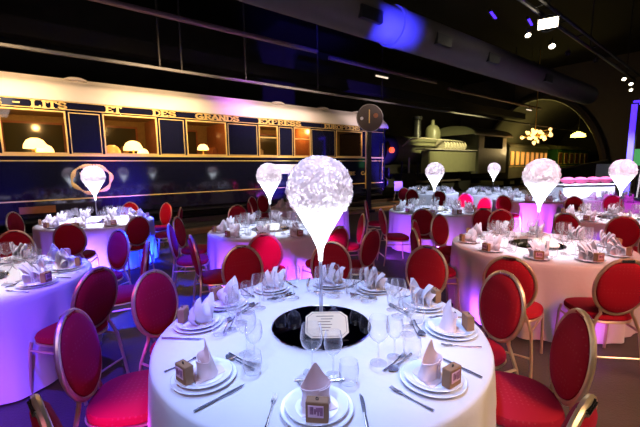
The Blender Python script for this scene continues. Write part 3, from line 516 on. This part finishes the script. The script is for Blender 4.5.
# small white information panel on two legs near the signal
q = onz(398, 203, 0); ip = thing('information_panel', 'small pale panel on two slim legs between signal and locomotive', 'panel', q, .2)
k_ = q.y/F; MB().bev((0, 0, 17*k_), (9*k_, .03, 10*k_), .01).obj('board', MT['pale'], ip, False)
for s in (-1, 1): MB().tube([(s*3*k_, 0, 13*k_), (s*4*k_, .1, 0)], .02, 8).obj('leg', MT['pale'], ip)

# ------------------------------------------------------------------ chair
def make_chair():
    t = thing('banquet_chair', '', 'chair')
    def outline(sx, sy, n=36):
        o = []
        for i in range(n):
            a = 2*PI*i/n; c, s = math.cos(a), math.sin(a); x = sx*math.copysign(abs(c)**.72, c); y = sy*math.copysign(abs(s)**.72, s); o.append((x*(1+.10*y/sy), y))
        return o
    s = MB(); s.skin([s.ring([(x*k, y*k+.0, z) for x, y in outline(.215, .200)]) for k, z in ((.93, .425), (1, .437), (1.01, .46), (.97, .478), (.85, .489), (.5, .497), (.05, .499))], True, True, True); s.obj('seat', MT['velvet'], t)
    T = Matrix.Translation((0, -.235, .72)) @ Matrix.Rotation(math.radians(9), 4, 'X')
    b = MB(); n = 44
    b.skin([b.ring([(.177*k*math.cos(2*PI*i/n), d, .219*k*math.sin(2*PI*i/n)) for i in range(n)]) for k, d in ((.04, -.034), (.6, -.032), (.88, -.026), (.98, -.014), (1, 0), (.98, .014), (.88, .028), (.6, .036), (.04, .04))], True, True, True); b.bm.transform(T); b.obj('backrest', MT['velvet'], t)
    ring = lambda a, rx=.188, rz=.230: T @ Vector((rx*math.cos(a), 0, rz*math.sin(a)))
    MB().tube([ring(2*PI*i/40) for i in range(40)], .0138, 8, True).obj('back_frame', MT['gold'], t)
    h = MB().bev((0, -.004, .222), (.10, .036, .022), .006); h.bm.transform(T); h.obj('handle', MT['chrome'], t)
    for sx in (-1, 1):
        a = math.radians(-52); q = ring(a); MB().tube([(sx*q.x, q.y, q.z), (sx*.112, -.212, .50), (sx*.135, -.212, .46), (sx*.172, -.225, .36), (sx*.19, -.25, .15), (sx*.196, -.275, .0)], .0118, 8).obj('leg', MT['gold'], t)
        MB().tube([(sx*.20, .17, .422), (sx*.206, .185, .36), (sx*.215, .215, .0)], .0115, 8).obj('leg', MT['gold'], t)
        MB().tube([(sx*.172, -.225, .36), (sx*.19, 0, .355), (sx*.206, .185, .36)], .009, 6).obj('stretcher', MT['gold'], t)
    MB().tube([(x*.94, y*.94, .418) for x, y in outline(.215, .215)], .010, 6, True).obj('seat_frame', MT['gold'], t)
    MB().tube([(-.19, -.25, .15), (.19, -.25, .15)], .008, 6).obj('stretcher', MT['gold'], t)
    return Proto(t)
CH = make_chair()
def chair(x, y, tab, label, z=.72, turn=0, grp='red banquet chairs around the round tables'):
    P = onz(x, y, z); c = TC[tab] if isinstance(tab, str) else tab; a = math.atan2(c[1]-P.y, c[0]-P.x)+math.radians(turn); rz = a-PI/2; ds = math.hypot(c[0]-P.x, c[1]-P.y); mn = 1.26 if tab == 'a' else 1.37; P = Vector((c[0]-math.cos(a-math.radians(turn))*max(ds, mn), c[1]-math.sin(a-math.radians(turn))*max(ds, mn), 0)); dy = -.235 if z < .8 else -.27
    CH.put((P.x+math.sin(rz)*dy, P.y-math.cos(rz)*dy, 0), rz, label)
N = 'the nearest table'
for a in ((80, 354, 'a', 'red dotted chair, large, front left of the nearest table, seat lit magenta'), (161, 304, 'a', 'red chair at the left of the nearest table behind the dotted one'), (243, 271, 'a', 'red chair at the back left of the nearest table'),
          (331, 266, 'a', 'red chair behind the nearest table straight below the big globe'), (426, 272, 'a', 'red chair at the back right of the nearest table'), (500, 306, 'a', 'red gold-framed chair at the right of the nearest table'),
          (571, 356, 'a', 'tilted red gold-framed chair at the front right of the nearest table'), (578, 402, 'a', 'red chair cut off by the bottom edge at lower right', .94), (38, 405, 'a', 'red chair cut off by the bottom edge at lower left', .94),
          (76, 296, 'e', 'red chair seen from behind at the right of the left edge table'), (96, 255, 'e', 'red chair at the back right of the left edge table'), (117, 268, 'e', 'red chair seen edge-on between the left edge table and blue floor'), (15, 250, 'e', 'red chair behind the glasses at the back of the left edge table'),
          (5, 234, 'd', 'bright red chair cut by the left edge of the picture'), (25, 225, 'd', 'red chair at the left side of the blue-lit table'), (70, 240, 'd', 'dark red chair, back turned, in front of the blue-lit table'), (138, 231, 'd', 'dark red chair, back turned, at the front right of the blue-lit table'),
          (130, 213, 'd', 'bright red chair behind the flowers of the blue-lit table'), (159, 215, 'd', 'glowing red chair at the back right of the blue-lit table'), (174, 220, 'd', 'dark red chair at the right side of the blue-lit table'),
          (177, 241, 'c', 'narrow-looking red chair left of the table behind the big globe', .72, -15), (200, 232, 'c', 'red chair at the left of the violet table with the second globe'), (195, 256, 'c', 'large red chair at the front left of the violet table', .72, -38), (238, 217, 'c', 'red chair at the back left of the violet table'),
          (265, 254, 'c', 'red chair, half lit magenta, in front of the violet table'), (328, 243, 'c', 'dark red chair seen behind the stem of the big globe'), (352, 229, 'c', 'red chair edge-on right of the big globe'), (370, 248, 'c', 'slanting red chair right of the big globe, nearer'),
          (253, 206, 'l', 'leftmost of the narrow red chairs beside the second globe stem'), (263, 204, 'l', 'middle narrow red chair beside the second globe stem'), (279, 210, 'l', 'darkest red chair just right of the second globe stem'),
          (374, 211, 'f', 'far red chair at the left of the table before the locomotive'), (383, 222, 'f', 'near red chair at the left of the table before the locomotive', .72, -38), (423, 222, 'f', 'dark red chair, back turned, before the locomotive table'), (450, 232, 'b', 'red chair facing out at the back left of the middle right table'),
          (404, 195, 'f', 'glowing orange chair near the pale panel'), (412, 197, 'f', 'dark red chair right of the glowing orange chair'), (439, 199, 'f', 'red chair behind the locomotive table'), (465, 203, 'f', 'bright magenta chair right of the locomotive table'), (484, 208, 'f', 'second magenta chair right of the locomotive table'),
          (421, 238, 'b', 'orange edge-on chair behind the nearest table back right chair'), (434, 248, 'b', 'red chair at the left of the middle right table'), (509, 284, 'b', 'red chair, back turned, in front of the middle right table'), (484, 222, 'h', 'dark red chair with back handle before the purple far table'),
          (501, 224, 'b', 'red chair behind the glasses of the middle right table'), (567, 228, 'i', 'red chair just right of the right globe stem'), (620, 287, 'b', 'large bright red chair at the right edge, seat turned inward'), (622, 231, 'i', 'big bright red chair back before the pink globe table'),
          (504, 205, 'h', 'far red chair at the left of the purple far table'), (574, 207, 'i', 'red chair behind the pink globe table, left'), (597, 200, 'j', 'dark red chair beyond the pink globe table'), (614, 205, 'j', 'pink lit chair beyond the pink globe table'), (638, 246, 'b', 'dark red chair cut by the right edge above the bright one')):
    chair(*a)

# ------------------------------------------------------------------ tables and cloths
def cloth_mesh(R=.9, seed=0, n=220):
    r = random.Random(seed); ph = [r.uniform(0, 6.28) for _ in range(6)]; k1, k2, k3 = r.choice((13, 15, 14)), r.choice((23, 27, 25)), 7
    mb = MB(); rings = []
    prof = [(.02, .752), (.4, .752), (.75, .752), (.97, .752), (.992, .7505), (1.003, .745), (1.008, .735), (1.010, .70), (1.012, .62), (1.015, .5), (1.02, .38), (1.025, .26), (1.03, .14), (1.035, .02)]
    for f, z in prof:
        s = max(0, min(1, (.735-z)/.7)); ring = []
        for i in range(n):
            a = 2*PI*i/n; fold = math.sin(k1*a+ph[0]+.6*math.sin(k3*a+ph[1])); fold = math.copysign(abs(fold)**.8, fold); fine = math.sin(k2*a+ph[2]+math.sin(5*a+ph[3]))
            amp = s**.75*(.022*fold + .012*fine + .012*math.sin(3*a+ph[4]))
            ring.append(((R*f+amp)*math.cos(a), (R*f+amp)*math.sin(a), z + (.0 if s > 0 else .0)))
        rings.append(mb.ring(ring))
    return mb.skin(rings, True, True, False)
TN = dict(a='nearest table', b='middle right table', c='table behind the big globe', d='blue-lit table', e='left edge table', f='locomotive table', g='farthest left-hand table',
          h='purple far table', i='pink globe table', j='far right table', k='smallest globe table', l='hidden table')
tb0 = thing('banquet_table', '', 'table'); MB().lathe([(.86, .715), (.88, .72), (.88, .735), (.86, .74)], 40).obj('tabletop', MT['wood'], tb0)
for k in range(4):
    a = PI/4+k*PI/2; MB().cyl((.55*math.cos(a), .55*math.sin(a), 0), (.55*math.cos(a), .55*math.sin(a), .715), .02, 8).obj('leg', MT['steel'], tb0)
TB = Proto(tb0)
RAD = {k: .9 for k in TC}; RAD['l'] = .9
cme = [cloth_mesh(.9, s).mesh('tablecloth', MT['cloth']) for s in (1, 2, 3)]
CD = dict(a='large white tablecloth, warm-lit at its hem, on the nearest table', b='white tablecloth glowing pink and violet on the middle right table', c='violet-lit white tablecloth on the table behind the big globe', d='blue-violet lit tablecloth on the table by the carriage', e='lilac-lit tablecloth on the table at the left edge',
          f='pale tablecloth with violet side on the table before the locomotive', g='small distant tablecloth under the locomotive', h='purple-lit tablecloth on the far table behind the right globe', i='white tablecloth on the table below the pink globe', j='distant white tablecloth at the right edge', k='distant white tablecloth under the smallest globe', l='tablecloth of the table hidden behind the big globe')
for i, (k, c) in enumerate(TC.items()):
    TB.put((c[0], c[1], 0), .3*i, 'round banquet table under the cloth, the '+TN[k])
    o = bpy.data.objects.new('tablecloth', cme[i % 3]); C.objects.link(o); o.location = (c[0], c[1], 0); o.rotation_euler.z = 1.3*i; tag(o, CD[k], 'tablecloth', 'white round tablecloths')
TOP = .7535

# ------------------------------------------------------------------ tableware prototypes
def single(name, cat, mb, m): return Proto(tag(mb.obj(name, MT[m]), '', cat))
def glass_profile(R, H, stem, foot, t=.0013):
    out = [(foot, 0), (foot, .002), (.010, .007), (.0045, .014), (.0040, .03), (.0040, stem-.012), (.008, stem-.004)]
    bowl = [(R*.55, stem+.07*(H-stem)), (R*.86, stem+.24*(H-stem)), (R, stem+.46*(H-stem)), (R*.95, stem+.72*(H-stem)), (R*.82, H)]
    return out+bowl
P = {}
P['wine'] = single('wine_glass', 'glass', MB().lathe(glass_profile(.042, .205, .10, .036), 24, cap1=False), 'glass')
P['goblet'] = single('water_goblet', 'glass', MB().lathe(glass_profile(.051, .228, .108, .040), 24, cap1=False), 'glass')
P['tumbler'] = single('tumbler', 'glass', MB().lathe([(.028, 0), (.034, .004), (.042, .03), (.044, .06), (.039, .10)], 24, cap1=False), 'glass')
ch = thing('charger_plate', '', 'plate'); MB().lathe([(.09, 0), (.10, .002), (.136, .013), (.140, .015), (.138, .017), (.10, .007), (.02, .006)], 44).obj('dish', MT['china'], ch); P['charger'] = Proto(ch)
P['flute'] = single('champagne_flute', 'glass', MB().lathe([(.032, 0), (.032, .002), (.006, .01), (.004, .03), (.004, .09), (.012, .10), (.024, .13), (.028, .17), (.025, .235)], 20, cap1=False), 'glass')
P['charger'] = single('charger_plate', 'plate', MB().lathe([(.09, 0), (.10, .002), (.136, .013), (.140, .015), (.138, .017), (.10, .007), (.02, .006)], 44), 'china'); bpy.data.objects.remove(ch.children[0]); bpy.data.objects.remove(ch)
P['plate'] = single('dinner_plate', 'plate', MB().lathe([(.075, 0), (.082, .001), (.090, .010), (.119, .018), (.122, .020), (.120, .022), (.090, .015), (.082, .007), (.02, .006)], 44), 'china')
def fork():
    mb = MB(); mb.tube([(0, -.10, .006), (0, -.02, .004), (0, .035, .010), (0, .05, .010)], [.0065, .0035, .0035, .008], 8)
    mb.bm.transform(Matrix.Diagonal((1, 1, .6, 1)))
    for k in range(4): mb.tube([((k-1.5)*.0052, .046, .006), ((k-1.5)*.0055, .07, .004), ((k-1.5)*.0055, .097, .010)], [.002, .0019, .001], 5)
    return mb
def spoon():
    mb = MB(); mb.tube([(0, -.10, .006), (0, -.02, .005), (0, .045, .010)], [.0065, .0035, .0035], 8); rings = []
    for k in range(9):
        u = k/8; wd = .0205*math.sin(PI*min(1, u*.93+.07))**.7+.001; rings.append(mb.ring([(wd*math.cos(2*PI*i/12), .04+.062*u, .012-.006*math.sin(PI*u)+(.0035 if i > 0 and i < 6 else 0)*(1-abs(math.cos(2*PI*i/12)))*-1) for i in range(12)]))
    return mb.skin(rings, True, True, True)
def knife():
    mb = MB(); mb.tube([(0, -.115, .006), (0, -.06, .006), (0, 0, .006)], [.006, .007, .005], 8); mb.bm.transform(Matrix.Diagonal((1, 1, .7, 1)))
    mb.prism([(-.007, -.003), (.006, -.003), (.009, .05), (.007, .09), (-.004, .115), (-.007, .10)], .003, .0052); return mb
P['fork'] = single('fork', 'cutlery', fork(), 'cutlery'); P['knife'] = single('knife', 'cutlery', knife(), 'cutlery'); P['spoon'] = single('dessert_spoon', 'cutlery', spoon(), 'cutlery'); P['dfork'] = single('dessert_fork', 'cutlery', fork(), 'cutlery')
def petal(mb, base, tip, w, bow=.02, twist=0, nu=5, nv=7):
    base, tip = Vector(base), Vector(tip); ax = tip-base; side = ax.cross(Vector((math.cos(twist), math.sin(twist), .0))).normalized(); nn = side.cross(ax).normalized(); rr = []
    for j in range(nv):
        v = j/(nv-1); wd = w*(1-v**2.2)*(.75+.5*v)*(1 if v < 1 else 0)+.0015; rr.append(mb.ring([base+ax*v+side*wd*(2*i/(nu-1)-1)+nn*bow*(math.sin(PI*v)*.7-((2*i/(nu-1)-1)**2)*.9) for i in range(nu)]))
    mb.skin(rr, False)
def solid(mb, t=.002):
    bmesh.ops.recalc_face_normals(mb.bm, faces=mb.bm.faces[:]); g = bmesh.ops.solidify(mb.bm, geom=mb.bm.faces[:], thickness=t); return mb
def napkin_lily():   # rolled cone with a turned-over lip and one tall peak
    mb = MB(); n = 30; rr = []
    for j in range(9):
        v = j/8; ring = []
        for i in range(n):
            u = i/(n-1); a = -PI*.5+2*PI*1.12*u; hh = .065+.075*max(0, math.cos(a-PI*.5))**1.4; r = .050-.012*v-.010*u + (.016*v**3)*(1-max(0, math.cos(a-PI*.5))); tw = max(0, math.cos(a-PI/2))*v
            ring.append((r*(1-.45*tw)*math.cos(a), r*(1-.45*tw)*math.sin(a)*.8-.02*tw, .003+hh*v))
        rr.append(mb.ring(ring))
    mb.skin(rr, False); solid(mb, .002); mb.bm.transform(Matrix.Diagonal((1.3, 1.2, 1.2, 1))); mb.prism([(-.07, -.06), (.07, -.06), (.03, .07), (-.03, .07)], 0, .004); return mb
def napkin_peaks(k=2, seed=1):
    r = random.Random(seed); mb = MB()
    for q in range(k):
        a = PI*(.12+.76*q/(k-1)) if k > 1 else PI/2; lean = .045+.02*r.random(); petal(mb, (.025*math.cos(a), .005, .006), (lean*1.5*math.cos(a), .01+.03*r.random(), .14+.035*r.random()), .050, .035, r.uniform(-.3, .3), 7, 8)
    petal(mb, (0, -.045, .006), (.0, -.005, .10), .065, .04, 0, 7, 8); petal(mb, (-.04, -.01, .006), (-.075, .0, .095), .045, .035, .7, 7, 8); petal(mb, (.04, -.01, .006), (.075, .0, .095), .045, .035, -.7, 7, 8); petal(mb, (0, .02, .006), (.01, .04, .12), .06, .04, 0, 7, 8)
    solid(mb, .002); mb.prism([(-.09, -.07), (.09, -.07), (.05, .06), (-.05, .06)], 0, .006); return mb
P['lily'] = single('folded_napkin', 'napkin', napkin_lily(), 'rose'); P['peak'] = single('folded_napkin', 'napkin', napkin_peaks(2), 'napkin'); P['fan'] = single('folded_napkin', 'napkin', napkin_peaks(4, 5), 'napkin'); P['fan2'] = single('folded_napkin', 'napkin', napkin_peaks(3, 9), 'napkin')
fb = thing('favour_box', '', 'box'); BS = 1.1; bx = MB().bev((0, 0, .036*BS), (.072*BS, .036*BS, .072*BS), .002).obj('box', MT['kraft'], fb, False)
tg = MB().box((-.003*BS, -.0195*BS, .042*BS), (.050*BS, .002, .040*BS)).obj('picture_tag', MT['tagp'], fb, False); pp = MB()
for x_, z_, w_, h_ in ((-.016, .046, .012, .026), (-.005, .043, .007, .018), (.004, .050, .012, .014), (.005, .038, .006, .016), (.015, .044, .010, .028)): pp.box((x_*BS, -.0195*BS-.0015, z_*BS), (w_*BS, .0015, h_*BS))
pp.obj('picture', MT['tag'], tg, False); MB().tube([(.004*math.cos(2*PI*i/12), -.004, .084+.006*math.sin(2*PI*i/12)) for i in range(12)], .0018, 6, True).obj('cord_loop', MT['cord'], fb); P['box'] = Proto(fb)

PLACES = ['front', 'front right', 'near right', 'far right', 'back right', 'back', 'back left', 'far left', 'near left', 'front left']
def setting(tab, place, c, ang, level, rad=.71, nap='fan', jit=0):
    r = random.Random(hash((tab, place, 5)) if False else sum(map(ord, tab+place))*7); rz = ang+PI/2; ux = Vector((math.cos(rz), math.sin(rz), 0)); uy = Vector((-math.sin(rz), math.cos(rz), 0)); o = Vector((c[0]+rad*math.cos(ang), c[1]+rad*math.sin(ang), TOP))
    where = 'at the %s place of the %s' % (place, TN[tab]); lt = tab == 'a'
    def p(k, x, y, z, label, rot=0, g=None): 
        q = o+ux*x+uy*y+Vector((0, 0, z))
        if in_frame(q, 25): P[k].put(q, rz+rot, label+' '+where, g)
    z0 = 0
    if level >= 2: p('charger', 0, 0, 0, 'wide white charger plate', 0, 'charger plates'); z0 = .0085
    p('plate', 0, 0, z0, 'white dinner plate', 0, 'dinner plates')
    j = r.uniform
    p(nap, j(-.01, .01), .015, z0+.0075, {'lily': 'rolled pale pink napkin', 'peak': 'two-peaked white napkin', 'fan': 'crown-folded white napkin', 'fan2': 'three-peaked white napkin'}[nap], j(-.4, .4), 'folded napkins')
    p('box', j(-.015, .015), -.088, z0+.0175, 'small kraft favour box', j(-.25, .25), 'kraft favour boxes') if level >= 1 else None
    gx = j(-.02, .02)-.02
    p('goblet', -.03+gx, .245, 0, 'large stemmed water goblet', 0, 'water goblets'); p('wine', .065+gx, .225, 0, 'stemmed wine glass', 0, 'wine glasses')
    if level >= 1: p('tumbler', .13+gx, .17, 0, 'short clear tumbler', 0, 'tumblers')
    if level == 1: p('flute', .0+gx, .30, 0, 'slim champagne flute', 0, 'champagne flutes')
    if level >= 2:
        p('fork', -.175, -.01, 0, 'steel fork', j(-.08, .08), 'table forks'); p('knife', .178, -.02, 0, 'steel table knife', j(-.08, .08), 'table knives')
        p('spoon', .01, .172, 0, 'small steel dessert spoon', PI/2+.12, 'dessert spoons'); p('dfork', -.005, .195, 0, 'small steel dessert fork', -PI/2+.12, 'dessert forks')
pl = [('front', 317, 405, 'lily'), ('front right', 435, 378, 'lily'), ('near right', 447, 328, 'lily'), ('far right', 431, 302, 'peak'), ('back right', 378, 285, 'fan2'), ('back', 331, 281, 'fan2'), ('back left', 268, 285, 'fan2'), ('far left', 214, 299, 'peak'), ('near left', 190, 322, 'peak'), ('front left', 203, 375, 'lily')]
for nm, x_, y_, nk in pl:
    q = onz(x_, y_, .77); c = TC['a']; a = math.atan2(q.y-c[1], q.x-c[0]); setting('a', nm, c, a, 2, .725, nk)
for tab, lev, n0 in (('b', 1, .1), ('c', 1, .0), ('d', 1, .2), ('e', 2, .15), ('f', 1, .3), ('i', 1, .05)):
    for k, nm in enumerate(PLACES): setting(tab, nm, TC[tab], -PI/2+k*PI/5+n0, lev, .72, ('fan', 'fan2', 'fan')[k % 3])
for tab in ('g', 'h', 'j', 'k', 'l'):
    for k, nm in enumerate(PLACES): setting(tab, nm, TC[tab], -PI/2+k*PI/5, 0, .72, 'fan')

# ------------------------------------------------------------------ centrepieces
def make_centre():
    t = thing('globe_centrepiece', '', 'centrepiece')
    MB().lathe([(.085, 0), (.085, .008), (.02, .016), (.011, .05), (.010, .38), (.014, .40)], 24).obj('stem', MT['acrylic'], t)
    MB().lathe([(.012, .375), (.014, .42), (.022, .455), (.055, .527), (.095, .595), (.130, .655), (.140, .675), (.150, .70), (.152, .735), (.12, .752), (.02, .757)], 36).obj('vase', MT['vase'], t)
    b = MB(); r = random.Random(11); n = 960
    for i in range(n):
        zz = 1-2*(i+.5)/n
        if zz < -.76: continue
        a = i*2.39996; rr_ = math.sqrt(1-zz*zz); d = Vector((rr_*math.cos(a), rr_*math.sin(a), zz)); e = d.orthogonal().normalized(); e = Matrix.Rotation(r.uniform(0, 6.28), 3, d) @ e; f = d.cross(e)
        c = Vector((0, 0, .785))+d*(.175+r.uniform(0, .012)); s = r.uniform(.013, .022); tl = r.uniform(.1, .8)
        rings = [b.ring([c+e*s*(u-.5)*2*(1-.25*v)+f*s*(v-.5)*1.9+d*(tl*s*(v-.4)-.5*s*(u-.5)**2*2) for u in (0, .5, 1)]) for v in (0, .35, .7, 1)]
        b.skin(rings, False)
    b.obj('feather_ball', MT['feather'], t)
    return Proto(t)
CP = make_centre()
MI = thing('table_mirror', '', 'mirror'); MB().lathe([(.285, 0), (.285, .006)], 56).obj('plate', MT['mirror'], MI); MB().tube([(.285*math.cos(2*PI*i/56), .285*math.sin(2*PI*i/56), .004) for i in range(56)], .004, 6, True).obj('rim', MT['mrim'], MI); MI = Proto(MI)
mc = thing('menu_card', '', 'card'); Rm = Matrix.Rotation(math.radians(24), 3, 'X')
def octa(w, h, c): return [(-w+c, -h), (w-c, -h), (w, -h+c), (w, h-c), (w-c, h), (-w+c, h), (-w, h-c), (-w, -h+c)]
m_ = MB().prism(octa(.118, .092, .035), 0, .003); m_.bm.transform(Matrix.Translation((0, 0, .044)) @ Rm.to_4x4()); cb_ = m_.obj('card', MT['cream'], mc, False)
m_ = MB(); oc = octa(.108, .082, .032); m_.tube([(x, y, .0032) for x, y in oc], .0012, 5, True)
for k, (w_, x_) in enumerate(((.075, 0), (.05, .01), (.055, -.005), (.06, .0), (.04, .005), (.03, 0))): m_.box((x_-.01, .058-k*.02, .0034), (w_*1.3, .004, .0008))
m_.bm.transform(Matrix.Translation((0, 0, .044)) @ Rm.to_4x4()); m_.obj('print', MT['ink'], cb_, False); MB().box((0, .07, .04), (.04, .004, .068)).obj('prop', MT['cream'], mc, False); MC = Proto(mc)
CL = dict(a='big white feather globe on a clear stem in the middle of the picture', b='right-hand feather globe with pinkish top on the middle right table', c='smaller grey-topped globe left of the big one', d='globe centrepiece glowing against the carriage crest', f='globe centrepiece in front of the locomotive', k='smallest globe, violet-topped, farthest back', i='pink-topped globe by the blue tower', e='globe centrepiece of the table at the left edge')
CXY = {'k': (496, 194), 'i': (622.5, 221)}
for k, lb in CL.items():
    c = TC[k]
    if k == 'e': continue
    CP.put((c[0], c[1]+(.0 if k != 'a' else .03), TOP+.0065), .7*c[0], lb, 'globe centrepieces'); point('globe_light', (c[0], c[1]+(.0 if k != 'a' else .03), TOP+.80), (1, .90, .92), 2.0, .03)
for k in ('a', 'b', 'c', 'd', 'e', 'f', 'i'):
    c = TC[k]; MI.put((c[0], c[1], TOP), 0, 'round dark mirror plate under the centrepiece of the '+TN[k], 'round mirror plates')
    MC.put((c[0]+.03, c[1]-.10-(.0 if k == 'a' else .03), TOP+.0065), .0, 'cream eight-sided menu card on the mirror of the '+TN[k], 'menu cards')
